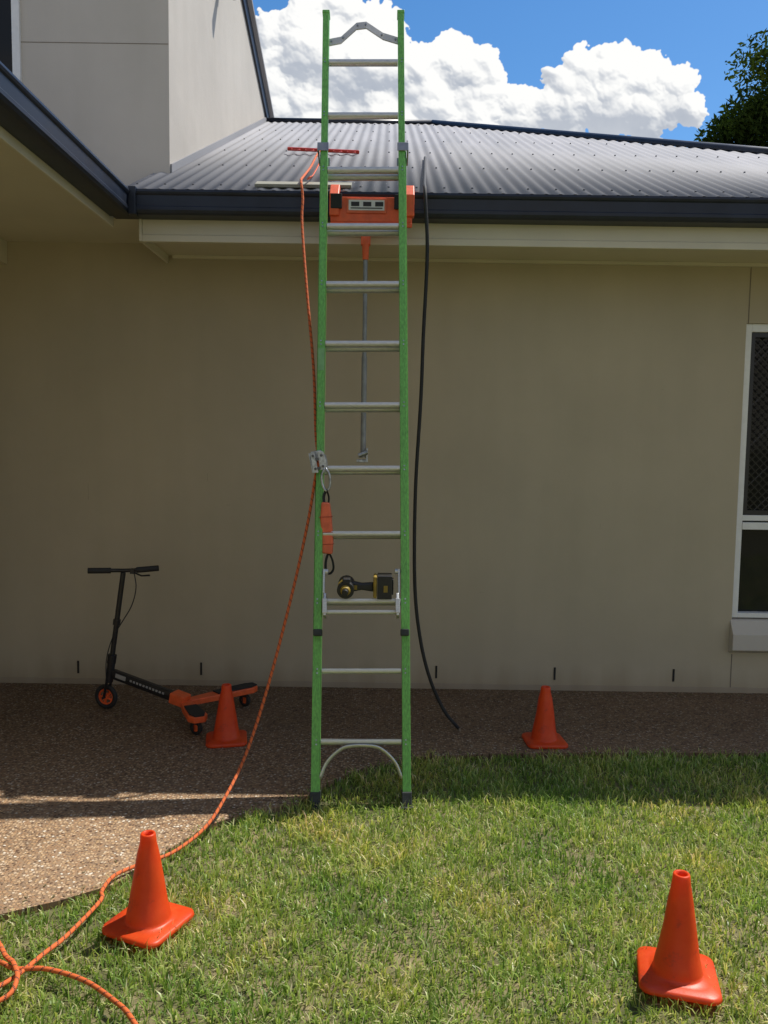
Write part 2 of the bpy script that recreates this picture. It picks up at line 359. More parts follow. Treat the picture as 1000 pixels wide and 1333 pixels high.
wf.box(3.08,3.12,WY+.025,WY+.085,.51,1.04)
wf.make('window_frame',M_white,house,bevel=.003)
g=MB(); g.box(wx0+.02,wx1-.02,WY+.075,WY+.08,.5,2.29); g.make('window_glass',M_glass,house)
sc_=MB()
sx0,sx1,sz0,sz1=wx0+t,wx1-t,1.13,2.26
for k in range(-30,60):
    for sgn in (1,-1):
        x0_=sx0+k*.05; x1_=x0_+sgn*(sz1-sz0); dx_=x1_-x0_
        if dx_>0: lo=max(0,(sx0-x0_)/dx_);hi=min(1,(sx1-x0_)/dx_)
        else: lo=max(0,(sx1-x0_)/dx_);hi=min(1,(sx0-x0_)/dx_)
        if lo<hi: sc_.cyl((x0_+dx_*lo,WY+.045+sgn*.0015,sz0+(sz1-sz0)*lo),(x0_+dx_*hi,WY+.045+sgn*.0015,sz0+(sz1-sz0)*hi),.0034,n=4)
sc_.make('security_grille',M_matblack,house)
sf_=MB(); sf_.box(sx0,sx0+.03,WY+.035,WY+.055,sz0,sz1); sf_.box(sx1-.03,sx1,WY+.035,WY+.055,sz0,sz1); sf_.box(sx0+.03,sx1-.03,WY+.035,WY+.055,sz1-.03,sz1); sf_.box(sx0+.03,sx1-.03,WY+.035,WY+.055,sz0,sz0+.03)
sf_.make('grille_frame',M_matblack,house)
si=MB(); si.prism([(wx0-.01,WY+.10,.478),(wx0-.01,WY+.0,.468),(wx0-.01,WY-.055,.385),(wx0-.01,WY-.055,.285),(wx0-.01,WY+.01,.255),(wx0-.01,WY+.10,.255)],(wx1-wx0+.02,0,0))
si.make('window_sill',M_wall2,house,bevel=.004)
fa=MB()
fa.box(-1.33,5.0,4.572,4.60,2.655,2.86); fa.box(-1.33,5.0,4.566,4.604,2.618,2.655)
fa.box(-1.50,-1.482,-2,4.572,2.69,2.86)
fa.box(-1.345,-1.33,4.56,WY,2.618,2.74)
fa.make('fascia',M_fascia,house,bevel=.003)
so=MB(); so.box(-1.33,5.0,4.604,WY,2.664,2.674); so.box(-6,-1.50,-2,WY,2.735,2.745); so.box(-1.50,-1.345,4.572,WY,2.735,2.745)
so.box(-1.3,4.9,WY-.03,WY-.001,2.644,2.663)
so.make('soffit',M_soffit,house)
be=MB(); be.box(-2.6,-2.31,-2,WY-.003,2.60,2.734); be.make('verandah_beam',M_fascia,house)
prof=[(0,0),(.095,0),(.112,.006),(.12,.02),(.12,.036),(.115,.042),(.115,.095),(.122,.102),(.126,.112),(.122,.125),(.112,.125),(.110,.115),(.108,.11),(.108,.012),(.006,.008),(.006,.10),(0,.10)]
gu=MB(); gu.prism([(-1.47,4.571-a,2.735+b_) for a,b_ in prof],(6.4,0,0)); gu.make('gutter_front',M_gutter,house)
gu=MB(); gu.prism([(-1.481+a,-2,2.732+b_) for a,b_ in prof],(0,6.5,0)); gu.make('gutter_wing',M_gutter,house)
gu=MB(); gu.box(-1.365,-1.325,4.438,4.5,2.728,2.872); gu.make('gutter_corner_joint',M_gutter,house,bevel=.004)
K=.449; E0=4.49
def rz(y): return 2.875+K*(y-4.5)
v=[];f=[];xs3=np.arange(-1.42,5.06,.076/8)
for x_ in xs3:
    yt=9.1 if x_<.45 else 9.1-(x_-.45); yt=max(yt,E0+.01); c=.0055*math.cos(2*math.pi*x_/.076)
    v+=[(x_,E0,rz(E0)+c),(x_,yt,rz(yt)+c)]
for i in range(len(xs3)-1): f.append((i*2,i*2+2,i*2+3,i*2+1))
ro=obj('roof_sheeting',v,f,M_roof,house,smooth=True)
md=ro.modifiers.new('s','SOLIDIFY'); md.thickness=.002; md.offset=-1
back=MB(); zr=rz(9.1)-.012
back.v=[Vector(p) for p in [(.45,9.1,zr),(5.06,4.49,2.86),(5.06,13.7,2.86),(-6,9.1,zr),(-6,13.7,2.86)]]; back.f=[(0,1,2),(3,0,2,4)]
back.make('roof_rear',M_roof,house)
wr=MB(); wr.v=[Vector(p) for p in [(-1.44,-2,2.872),(-1.44,4.56,2.872),(-1.44,5.1,2.872),(-6,5.1,2.872+4.56*K),(-6,-2,2.872+4.56*K)]]; wr.f=[(0,1,2,3,4)]
wr.make('wing_roof',M_roof,house)
tube('ridge_cap',[(-1.3,9.1,rz(9.1)+.02),(.45,9.1,rz(9.1)+.02)],.035,M_gutter,house,smoothpath=False,flat=.6)
tube('hip_cap',[(.45,9.1,rz(9.1)+.02),(5.05,4.5,rz(4.5)+.03)],.035,M_gutter,house,smoothpath=False,flat=.6)
scw=MB()
for yy in (4.62,5.45,6.3,7.15,8.0,8.85):
    x_=-1.368
    while x_<5:
        if not (x_>.4 and yy>9.0-(x_-.45)):
            z_=rz(yy)+.0055
            scw.cyl((x_,yy,z_),(x_,yy-.003,z_+.007),.0065,.005,n=6)
        x_+=.152
scw.make('roof_screws',simple('screw_heads',(.14,.14,.15),.5),house)
UX=-1.32
def rk(y): return 4.96+(9.2-y)*.30
u=MB()
u.prism([(UX,5.121,2.76),(UX,9.6,2.76),(UX,9.6,rk(9.6)),(UX,5.121,rk(5.121))],(-4.6,0,0))
u.make('upper_storey_walls',M_wall2,house)
fl=MB(); fl.prism([(UX+.012,5.13,rz(5.13)),(UX+.012,9.1,rz(9.1)),(UX+.012,9.1,rz(9.1)+.05),(UX+.012,5.13,rz(5.13)+.05)],(-.011,0,0)); fl.make('roof_flashing',M_roof,house)
bg=MB(); bg.prism([(UX+.02,4.7,rk(4.7)-.02),(UX+.02,9.95,rk(9.95)-.02),(UX+.02,9.95,rk(9.95)+.16),(UX+.02,4.7,rk(4.7)+.16)],(-.05,0,0)); bg.make('barge_board',M_gutter,house)
bg=MB(); bg.prism([(UX+.06,4.7,rk(4.7)+.14),(UX+.06,9.98,rk(9.98)+.14),(UX+.06,9.98,rk(9.98)+.175),(UX+.06,4.7,rk(4.7)+.175)],(-4.7,0,0)); bg.make('upper_roof',M_roof,house)
uw=MB(); uw.box(-2.245,-2.2,5.10,5.125,3.64,5.2); uw.box(-4.2,-2.245,5.10,5.125,3.64,3.685); uw.make('upper_window_frame',M_white,house)
uw=MB(); uw.box(-4.2,-2.245,5.112,5.126,3.685,5.2); uw.make('upper_window_glass',M_glass,house)
uj=MB(); uj.box(-2.2,UX-.002,5.1195,5.125,3.895,3.899); uj.make('upper_joint',M_joint,house)
lt=MB(); lt.box(UX,UX+.05,6.55,6.63,4.95,5.05); lt.cyl((UX+.05,6.6,5.0),(UX+.14,6.5,4.9),.03,.045); lt.make('security_light',M_black,house)

# ---------------------------------------------------------------- ladder
ladder=empty('extension_ladder')
P0=Vector((-.0825,3.44,0)); P1=Vector((-.1425,4.515,3.76))
Zx=(P1-P0).normalized(); Xx=(Vector((1,0,0))-Zx*Zx.x).normalized(); Yx=Zx.cross(Xx)
LT=Matrix.Translation(P0)@Matrix((Xx,Yx,Zx)).transposed().to_4x4()
LEN=(P1-P0).length; SP=.306; S1=.253
def rail(mb,side,y0,y1,z0,z1,wd,xc):
    xi=xc-side*wd/2; xo=xc+side*wd/2; th=.005*side
    p=[(xi,y0),(xo,y0),(xo,y0+.006),(xi+th,y0+.006),(xi+th,y1-.006),(xo,y1-.006),(xo,y1),(xi,y1)]
    mb.prism([(a,b_,z0) for a,b_ in p],(0,0,z1-z0),LT)
M_gb=simple('grey_bracket',(.30,.31,.33),.4,metal=.5)
for sd,nm in ((-1,'left'),(1,'right')):
    m=MB(); rail(m,sd,.000,.062,.03,3.14,.036,sd*.199); m.make('base_rail_'+nm,M_green,ladder,bevel=.0015)
    m=MB(); rail(m,sd,-.052,-.004,.735,LEN,.032,sd*.1935); m.make('fly_rail_'+nm,M_green,ladder,bevel=.0015)
    m=MB(); m.box(sd*.1935-.019,sd*.1935+.019,-.055,-.002,.712,.742,LT); m.make('fly_cap_'+nm,M_cap,ladder,bevel=.004)
    m=MB(); m.box(sd*.1935-.019,sd*.1935+.019,-.055,-.001,LEN-.012,LEN+.006,LT); m.make('top_cap_'+nm,M_green,ladder,bevel=.003)
    m=MB(); m.prism([(sd*.199-.022,-.012,-.02),(sd*.199+.022,-.012,-.02),(sd*.199+.022,-.006,.045),(sd*.199-.022,-.006,.045)],(0,.085,0),LT); m.box(sd*.199-.028,sd*.199+.028,-.026,.09,-.035,-.015,LT)
    m.make('foot_'+nm,M_cap,ladder,bevel=.004)
    m=MB(); m.box(sd*.199-.028,sd*.199+.028,-.062,-.057,3.10,3.145,LT); m.box(sd*.199+sd*.022,sd*.199+sd*.028,-.057,.066,3.10,3.145,LT); m.box(sd*.199-.028,sd*.199+.028,.064,.069,3.10,3.145,LT)
    m.make('guide_bracket_'+nm,M_gb,ladder,bevel=.002)
    m=MB(); m.prism([(sd*.168,-.075,.80),(sd*.168,-.01,.79),(sd*.168,-.005,.90),(sd*.168,-.06,.90),(sd*.168,-.078,.86)],(sd*-.012,0,0),LT); m.box(sd*.152,sd*.172,-.080,-.065,.81,.875,LT); m.cyl((sd*.15,-.03,1.0),(sd*.176,-.03,1.0),.012,T=LT)
    m.box(sd*.164,sd*.174,-.045,-.025,.90,1.01,LT)
    m.make('rung_lock_'+nm,M_alu,ladder,bevel=.002)
    m=MB()
    for i in range(12):
        s_=S1+SP*i; y_=-.052 if i>=2 else 0
        for dz in (-.009,.009): m.cyl((sd*.196,y_-.003,s_+dz),(sd*.196,y_+.002,s_+dz),.0035,n=8,T=LT)
    m.make('rivets_'+nm,M_zinc,ladder)
def rung(mb,s_,y_,hw,r=.0155):
    pts=[]
    for a in range(0,181,20):
        t=math.radians(180+a); pts.append((-hw,y_+r*1.15*math.cos(t),s_+r*math.sin(t)+.002))
    pts.append((-hw,y_+r*1.15,s_+.011)); pts.append((-hw,y_-r*1.15,s_+.011))
    mb.prism(pts,(2*hw,0,0),LT)
m=MB()
for i in range(0,10): rung(m,S1+SP*i,.028,.178)
m.make('base_rungs',M_alu,ladder,bevel=.001)
m=MB()
for i in range(2,12): rung(m,S1+SP*i,-.030,.176)
rung(m,.815,-.035,.165,.010)
m.make('fly_rungs',M_alu,ladder,bevel=.001)
tube('foot_brace',[(-.178,.01,.10),(-.15,.01,.165),(-.10,.01,.215),(-.05,.01,.235),(.05,.01,.235),(.10,.01,.215),(.15,.01,.165),(.178,.01,.10)],.010,M_alu,ladder,T=LT,flat=.5)
tz=LEN
pb=[(-.180,-.035,tz-.175),(-.115,-.04,tz-.165),(-.035,-.06,tz-.10),(.015,-.065,tz-.098),(.10,-.05,tz-.15),(.180,-.035,tz-.165)]
m=MB()
for a_,b_ in zip(pb[:-1],pb[1:]):
    hw=.019
    q=[(a_[0],a_[1]-.004,a_[2]-hw),(b_[0],b_[1]-.004,b_[2]-hw),(b_[0],b_[1]-.004,b_[2]+hw),(a_[0],a_[1]-.004,a_[2]+hw)]
    m.prism(q,(0,.008,0),LT)
m.make('pole_bracket',simple('cast_aluminium',(.55,.55,.54),.6,metal=.2,var=.1),ladder)
m=MB()
for x_ in (-.165,-.105,-.03,.012,.095,.165):
    zz=np.interp(x_,[p[0] for p in pb],[p[2] for p in pb]); yy=np.interp(x_,[p[0] for p in pb],[p[1] for p in pb]); m.cyl((x_,yy-.009,zz),(x_,yy-.002,zz),.005,n=8,T=LT)
m.make('pole_bracket_bolts',M_gb,ladder)
m=MB(); m.box(-.2085,-.178,-.0535,-.0525,1.95,2.06,LT); m.make('rail_sticker',simple('sticker',(.20,.42,.16),.4),ladder)

br=empty('ladder_gutter_bracket')
m=MB()
m.box(-.30,.125,4.385,4.40,2.665,2.69); m.box(-.30,.125,4.395,4.41,2.69,2.82)
m.prism([(-.305,4.38,2.72),(-.305,4.38,2.83),(-.305,4.46,2.90),(-.305,4.52,2.90),(-.305,4.43,2.72)],(.05,0,0))
m.prism([(.085,4.38,2.72),(.085,4.38,2.83),(.085,4.46,2.90),(.085,4.52,2.90),(.085,4.43,2.72)],(.05,0,0))
m.make('orange_body',M_orange,br,bevel=.005)
m=MB(); m.box(-.215,-.01,4.386,4.394,2.735,2.81); m.make('backing_plate',M_orange2,br,bevel=.002)
m=MB(); m.box(-.205,-.02,4.382,4.3855,2.748,2.80); m.make('label',M_label,br)
m=MB()
for a in range(3): m.box(-.192+a*.062,-.150+a*.062,4.380,4.3815,2.768,2.79)
m.box(-.195,-.03,4.380,4.3815,2.756,2.761)
m.make('label_print',M_black,br)
m=MB(); m.box(-.125,-.03,4.380,4.3845,2.668,2.682); m.make('lower_label',M_label,br)
m=MB(); m.box(-.298,-.24,4.375,4.39,2.755,2.83); m.box(.03,.08,4.375,4.39,2.755,2.83); m.make('rubber_pads',M_rubber,br,bevel=.004)
m=MB(); m.cyl((-.115,4.40,2.50),(-.115,4.40,2.60),.016,.02); m.box(-.14,-.09,4.385,4.425,2.575,2.66); m.make('pole_socket',M_orange,br,bevel=.003)
M_pole=simple('pole_grey',(.30,.31,.32),.5,metal=.4,var=.15)
m=MB(); m.cyl((-.115,4.40,2.0),(-.115,4.40,2.52),.0115); m.make('pole_upper',M_pole,br,smooth=False)
m=MB(); m.cyl((-.116,4.40,1.47),(-.115,4.40,2.0),.0145); m.make('pole_lower',M_pole,br,smooth=False)
m=MB(); m.box(-.15,-.095,4.38,4.42,1.445,1.46); m.box(-.10,-.09,4.385,4.415,1.445,1.52); m.cyl((-.14,4.37,1.48),(-.09,4.37,1.50),.012); m.make('pole_end_bracket',M_zinc,br,bevel=.002)

pk=MB(); pk.box(-.72,-.20,4.56,4.66,0,.018)
pko=pk.make('timber_plank',M_timber,None,bevel=.003)
pko.matrix_world=Matrix.Translation((0,4.56,rz(4.56)+.0075))@Matrix.Rotation(math.atan(K),4,'X')@Matrix.Translation((0,-4.56,0))
rh=empty('roof_anchor_bar')
RT=Matrix.Translation((-.475,6.17,rz(6.17)+.03))@Matrix.Rotation(.09,4,'Z')@Matrix.Rotation(math.atan(K),4,'X')
M_red=simple('red_paint',(.45,.035,.018),.4)
m=MB(); m.box(-.26,.26,-.014,.014,-.012,.012,RT); m.make('bar',M_red,rh,bevel=.005)
m=MB()
for a in (-.2,-.1,.1,.2): m.torus((a,-.03,0),(0,0,1),.03,.006,T=RT,n=16,k=6)
m.make('hand_loops',M_red,rh)

rope=empty('safety_rope')
rp=[(-.475,6.15,rz(6.15)+.04),(-.50,6.0,rz(6.0)+.03),(-.485,5.3,rz(5.3)+.025),(-.47,4.63,rz(4.63)+.05),(-.455,4.42,2.90),(-.442,4.375,2.80),(-.44,4.33,2.66),(-.397,4.17,2.286),(-.35,4.03,1.90),(-.328,3.91,1.607),(-.307,3.80,1.46),(-.318,3.80,1.39),(-.350,3.78,1.18),(-.412,3.71,.865),(-.503,3.58,.47),(-.578,3.44,.21),(-.64,3.25,.085),(-.69,3.12,.03),(-.775,2.975,.007),(-.86,2.87,.018),(-.93,2.78,.02),(-.94,2.68,.02),(-.925,2.62,.02),(-.96,2.43,.02),(-.99,2.34,.022),(-1.055,2.19,.02),(-1.2,2.08,.02),(-1.42,2.1,.02),(-1.4,2.3,.02),(-1.2,2.32,.02),(-1.105,2.29,.022),(-1.045,2.26,.022),(-.955,2.255,.026),(-.83,2.215,.02),(-.715,2.13,.02),(-.655,2.07,.02),(-.58,1.95,.02),(-.5,1.7,.02)]
tube('rope_line',rp,.0068,M_rope,rope,step=.01)
tube('rope_loop',[(-1.5,1.95,.02),(-1.2,2.02,.02),(-1.03,2.125,.02),(-1.01,2.19,.036),(-1.05,2.26,.038),(-1.10,2.32,.02),(-1.2,2.42,.02),(-1.4,2.45,.02)],.0068,M_rope,rope,step=.01)
tube('rope_strap',[(-.455,6.14,rz(6.14)+.04),(-.455,5.9,rz(5.9)+.03),(-.445,5.2,rz(5.2)+.02),(-.43,4.75,rz(4.75)+.04),(-.43,4.55,rz(4.55)+.06)],.013,M_orange2,rope,flat=.3)

rg=empty('fall_arrest_rope_grab')
G0=Vector((-.305,3.775,1.46))
GT=Matrix.Translation(G0)@Euler((0,math.radians(-12),0)).to_matrix().to_4x4()
m=MB(); m.prism([(-.030,-.022,-.045),(-.006,-.022,-.05),(-.006,-.022,.045),(-.026,-.022,.045)],(0,.004,0),GT)
m.prism([(.004,-.022,-.04),(.030,-.022,-.045),(.040,-.022,-.01),(.034,-.022,.04),(.008,-.022,.048)],(0,.004,0),GT)
m.prism([(-.03,.022,-.05),(.02,.022,-.055),(.04,.022,-.02),(.04,.022,.02),(.02,.022,.05),(-.026,.022,.05)],(0,.004,0),GT)
m.box(-.034,-.030,-.022,.026,-.045,.045,GT)
m.make('grab_body',M_zinc,rg,bevel=.001)
m=MB()
for q in ((.022,.025),(-.016,-.03),(-.016,.03),(.02,-.025)): m.cyl((q[0],-.029,q[1]),(q[0],.03,q[1]),.006,T=GT)
m.box(-.008,.008,-.027,.0,.005,.018,GT); m.box(-.008,.008,-.026,.0,-.035,-.024,GT)
m.make('grab_pins',simple('dark_steel',(.12,.12,.13),.4,metal=.7),rg,bevel=.001)
tube('carabiner',[(-.272,3.745,1.43),(-.285,3.742,1.40),(-.282,3.742,1.36),(-.265,3.742,1.33),(-.248,3.742,1.35),(-.25,3.742,1.40),(-.268,3.745,1.432)],.0055,M_zinc,rg,step=.005)
tube('webbing_top',[(-.265,3.745,1.335),(-.275,3.74,1.30),(-.27,3.735,1.27),(-.255,3.735,1.27),(-.252,3.74,1.30),(-.263,3.742,1.335)],.008,M_rubber,rg,flat=.4,step=.005)
m=MB(); PT=Matrix.Translation((-.262,3.735,1.16))@Euler((0,math.radians(-3),0)).to_matrix().to_4x4()
m.prism([(-.026,-.018,-.115),(.024,-.018,-.12),(.03,-.018,-.06),(.027,-.018,.06),(.022,-.018,.115),(-.016,-.018,.12),(-.024,-.018,.04)],(0,.036,0),PT)
m.make('absorber_pack',M_orange2,rg,bevel=.008,seg=3)
m=MB()
for zz in (-.075,-.02,.05): m.box(-.029,.031,-.0205,.0195,zz,zz+.003,PT)
m.make('absorber_stitch',simple('stitch',(.45,.08,.04),.8),rg,bevel=.001)
tube('webbing_bottom',[(-.25,3.735,1.05),(-.262,3.735,1.01),(-.262,3.735,.965),(-.245,3.735,.95),(-.228,3.735,.97),(-.232,3.735,1.01),(-.25,3.735,1.05)],.007,M_rubber,rg,flat=.6,step=.005)

tube('black_hose',[(.25,5.9,rz(5.9)+.02),(.22,5.2,rz(5.2)+.02),(.195,4.62,rz(4.62)+.03),(.190,4.46,2.895),(.19,4.40,2.86),(.192,4.37,2.78),(.205,4.36,2.53),(.192,4.36,2.1),(.185,4.36,1.78),(.165,4.36,1.295),(.17,4.36,.8),(.205,4.36,.5),(.262,4.36,.28),(.34,4.36,.11),(.42,4.36,.012)],.0095,M_rubber,None,step=.02)

dr=empty('cordless_drill')
DT=Matrix.Translation((-.165,3.655,.905))
m=MB(); m.cyl((0,-.055,-.005),(0,.05,.005),.036,n=28,T=DT); m.make('motor_housing',M_black,dr,bevel=.004)
m=MB(); m.cyl((0,-.085,-.008),(0,-.055,-.005),.018,.027,n=24,T=DT); m.prism([(-.034,-.045,-.02),(-.037,-.045,.0),(-.034,-.045,.02),(-.02,-.045,.032),(.0,-.045,.037),(.0,-.045,.03),(-.02,-.045,.0),(-.0,-.045,-.03),(-.01,-.045,-.036)],(0,.07,0),DT); m.make('yellow_shell',M_yellow,dr,bevel=.003)
m=MB(); m.cyl((0,-.11,-.01),(0,-.082,-.008),.014,n=16,T=DT); m.cyl((0,-.066,-.006),(0,-.05,-.005),.038,n=28,T=DT); m.cyl((0,.03,.002),(0,.06,.006),.038,n=28,T=DT)
m.box(-.012,.02,-.07,-.01,.025,.045,DT); m.make('black_grips',M_black,dr,bevel=.003)
m=MB(); m.prism([(.02,-.02,-.022),(.07,-.02,-.012),(.125,-.02,-.02),(.125,-.02,.022),(.07,-.02,.018),(.02,-.02,.028)],(0,.038,0),DT); m.make('handle',M_black,dr,bevel=.008,seg=3)
m=MB(); m.box(.028,.05,-.0215,-.0195,-.010,.010,DT); m.make('handle_inlay',M_yellow,dr,bevel=.001)
m=MB(); m.box(.122,.138,-.05,.045,-.042,.055,DT); m.make('battery_shoe',M_yellow,dr,bevel=.006,seg=3)
m=MB(); m.box(.140,.205,-.052,.047,-.046,.058,DT); m.box(.205,.212,-.03,.03,-.03,.04,DT); m.make('battery',M_black,dr,bevel=.009,seg=3)
m=MB(); m.box(.168,.186,-.054,-.051,-.015,.015,DT); m.make('battery_label',M_yellow,dr,bevel=.001)

def cone(name,loc,rot,h=.31,s=.112):
    e=empty(name,loc); e.rotation_euler=(0,0,rot)
    v=[];f=[]
    def ring(half,rad,z,n=8):
        out=[]
        for cx,cy,a0 in ((1,1,0),(-1,1,90),(-1,-1,180),(1,-1,270)):
            for i in range(n):
                a=math.radians(a0+90*i/(n-1)); out.append((cx*(half-rad)+rad*math.cos(a),cy*(half-rad)+rad*math.sin(a),z))
        return out
    rings=[ring(s-.004,.034,0),ring(s,.036,.005),ring(s-.002,.036,.014),ring(s-.008,.034,.018),ring(s-.03,.04,.020)]
    N_=32
    def circ(r,z):
        out=[]
        for a0 in (0,90,180,270):
            for i in range(8):
                a=math.radians(a0+90*(i+.5)/8); out.append((r*math.cos(a),r*math.sin(a),z))
        return out
    prof_=[(.074,.022),(.070,.026),(.0685,.032),(.0625,.062),(.061,.066),(.0475,.15),(.0345,.235),(.0262,h-.030),(.0258,h-.024),(.0240,h-.004),(.0225,h),(.0165,h),(.0160,h-.02),(.028,h-.08),(.06,.05)]
    for r_,z_ in prof_: rings.append(circ(r_,z_))
    for rr in rings: v+=rr
    for k_ in range(len(rings)-1):
        for i in range(N_):
            j_=(i+1)%N_; f.append((k_*N_+i,k_*N_+j_,(k_+1)*N_+j_,(k_+1)*N_+i))
    v=[(x_+.0035*mnoise.noise(Vector((x_*9+loc[0]*9,y_*9,z_*9))),y_+.0035*mnoise.noise(Vector((x_*9,y_*9+7+loc[1]*5,z_*9))),z_+(.003*mnoise.noise(Vector((x_*14,y_*14,loc[0]*7))) if z_<.025 else 0)) for x_,y_,z_ in v]
    obj('cone_body',v,f,M_cone,e,smooth=True)
cone('traffic_cone',(-.735,2.52,.004),math.radians(-24),.302,.112)
cone('traffic_cone.001',(.878,2.295,.002),math.radians(-14),.316,.112)
cone('traffic_cone.002',(.855,4.20,.002),math.radians(4),.295,.105)
cone('traffic_cone.003',(-.80,4.16,.002),math.radians(12),.295,.105)

sc=empty('kick_scooter')
hub=Vector((-1.585,4.64,.072)); axl=Vector((.25,.96,0)).normalized()
m=MB(); m.torus(hub,axl,.058,.014,n=32,k=10); m.make('front_tyre',M_rubber,sc,smooth=True)
m=MB(); m.torus(hub,axl,.043,.007,n=28,k=6); m.cyl(hub-axl*.015,hub+axl*.015,.02)
for i in range(5):
    a=2*math.pi*i/5; d=axl.orthogonal().normalized(); d2=axl.cross(d); q=d*math.cos(a)+d2*math.sin(a)
    m.cyl(hub,hub+q*.045,.007,n=8)
m.make('front_rim',M_orange,sc)
top=Vector((-1.465,4.60,.80)); crown=Vector((-1.56,4.62,.175))
m=MB()
m.cyl(hub-axl*.024,crown-axl*.022,.008,n=10); m.cyl(hub+axl*.024,crown+axl*.022,.008,n=10)
m.cyl(hub-axl*.035,hub+axl*.035,.007,n=10)
m.cyl(crown-Vector((0,0,.01)),crown+(top-crown)*.2,.022,n=18); m.cyl(crown+(top-crown)*.15,top,.0145,n=18)
m.cyl(crown+(top-crown)*.52,crown+(top-crown)*.57,.021,n=18)
m.cyl(crown+(top-crown)*.16,crown+(top-crown)*.24,.025,n=18)
m.make('steering_column',M_matblack,sc,bevel=.001)
tube('handlebar',[(-1.64,4.56,.815),(-1.5,4.595,.813),(-1.43,4.605,.813),(-1.28,4.64,.822)],.011,M_matblack,sc)
m=MB(); m.cyl((-1.65,4.557,.815),(-1.53,4.588,.813),.0165,n=16); m.cyl((-1.395,4.613,.814),(-1.275,4.641,.822),.0165,n=16); m.make('grips',M_rubber,sc,bevel=.003)
m=MB(); m.cyl((-1.41,4.60,.805),(-1.36,4.59,.785),.005,n=8); m.cyl((-1.36,4.59,.785),(-1.31,4.58,.79),.005,n=8); m.box(-1.425,-1.40,4.59,4.615,.795,.825); m.make('brake_lever',M_matblack,sc)
tube('brake_cable',[(-1.40,4.59,.80),(-1.385,4.57,.72),(-1.41,4.57,.62),(-1.47,4.58,.52),(-1.53,4.59,.42),(-1.565,4.595,.30),(-1.57,4.60,.17)],.003,M_rubber,sc)
b0=Vector((-1.535,4.615,.215)); b1=Vector((-1.12,4.46,.125))
bd=(b1-b0).normalized(); bs=bd.cross(Vector((0,0,1))).normalized(); bu=bs.cross(bd)
BT=Matrix.Translation(b0)@Matrix((bd,bs,bu)).transposed().to_4x4(); BL=(b1-b0).length
m=MB(); m.prism([(0,-.014,-.028),(0,.014,-.028),(0,.017,0),(0,.014,.026),(0,-.014,.026),(0,-.017,0)],(BL,0,0),BT); m.make('main_beam',M_matblack,sc,bevel=.003)
m=MB()
for i in range(11): m.box(.13+i*.022,.143+i*.022,.0165,.0178,-.004,.008,BT)
m.box(.03,.10,.0165,.0178,-.010,.014,BT); m.make('beam_lettering',simple('lettering_grey',(.35,.35,.35),.5),sc)
rw1=Vector((-.975,4.24,.045)); rw2=Vector((-.80,4.72,.045))
m=MB(); m.box(BL-.04,BL+.05,-.04,.04,-.03,.03,BT); m.make('hinge_block',M_orange,sc,bevel=.006)
for k_,rw in enumerate((rw1,rw2)):
    s0=b1+Vector((.03,0,-.01)); d=(rw-s0); d.z=0; L_=d.length; d.normalize(); sd_=Vector((-d.y,d.x,0))
    AT=Matrix.Translation(Vector((s0.x,s0.y,.105)))@Matrix((d,sd_,Vector((0,0,1)))).transposed().to_4x4()
    m=MB(); m.prism([(0,-.025,-.022),(L_*.5,-.042,-.022),(L_+.03,-.052,-.022),(L_+.07,-.03,-.022),(L_+.07,.03,-.022),(L_+.03,.052,-.022),(L_*.5,.042,-.022),(0,.025,-.022)],(0,0,.034),AT); m.make('foot_arm_%d'%(k_+1),M_orange,sc,bevel=.005)
    m=MB(); m.prism([(L_*.5,-.034,.012),(L_+.02,-.042,.012),(L_+.07,-.024,.012),(L_+.07,.024,.012),(L_+.02,.042,.012),(L_*.5,.034,.012)],(0,0,.008),AT); m.make('foot_plate_%d'%(k_+1),M_rubber,sc,bevel=.003)
    m=MB(); m.cyl((rw.x,rw.y,.062),(rw.x,rw.y,.085),.02); m.box(-.016,-.011,-.02,.02,0,.05,Matrix.Translation((rw.x,rw.y,.02))); m.box(.011,.016,-.02,.02,0,.05,Matrix.Translation((rw.x,rw.y,.02))); m.make('caster_fork_%d'%(k_+1),M_matblack,sc)
    ax_=Vector((.4,.9,0)).normalized()
    m=MB(); m.torus((rw.x,rw.y,.038),ax_,.027,.0115,n=24,k=8); m.make('caster_tyre_%d'%(k_+1),M_rubber,sc,smooth=True)
    m=MB(); m.cyl(Vector((rw.x,rw.y,.038))-ax_*.009,Vector((rw.x,rw.y,.038))+ax_*.009,.019); m.make('caster_hub_%d'%(k_+1),M_orange,sc)

# ---------------------------------------------------------------- tree behind the roof
tree=empty('gum_tree')
tx,ty=10.65,22.0
def limb(nm,pts,r0,r1): tube(nm,pts,lambda t:r0+(r1-r0)*t,M_bark,tree,n=10,step=.3)
limb('trunk',[(tx,ty,-.1),(tx+.1,ty,3),(tx-.1,ty+.1,6),(tx,ty,9.2)],.32,.12)
cl=[]
for i in range(78):
    a=random.uniform(0,6.28); z=random.uniform(5.2,11.0); rr=3.2*math.sqrt(max(.05,1-((z-7.6)/4.2)**2))*random.uniform(.25,1.0)
    cl.append((tx+rr*math.cos(a),ty+rr*math.sin(a),z,random.uniform(.45,.85)))
for i in range(9):
    c=cl[i*4]; limb('limb_%d'%(i+1),[(tx,ty,c[2]*.62),((tx+c[0])/2,(ty+c[1])/2,c[2]*.82),(c[0],c[1],c[2])],.09,.025)
co=[];rv=[]
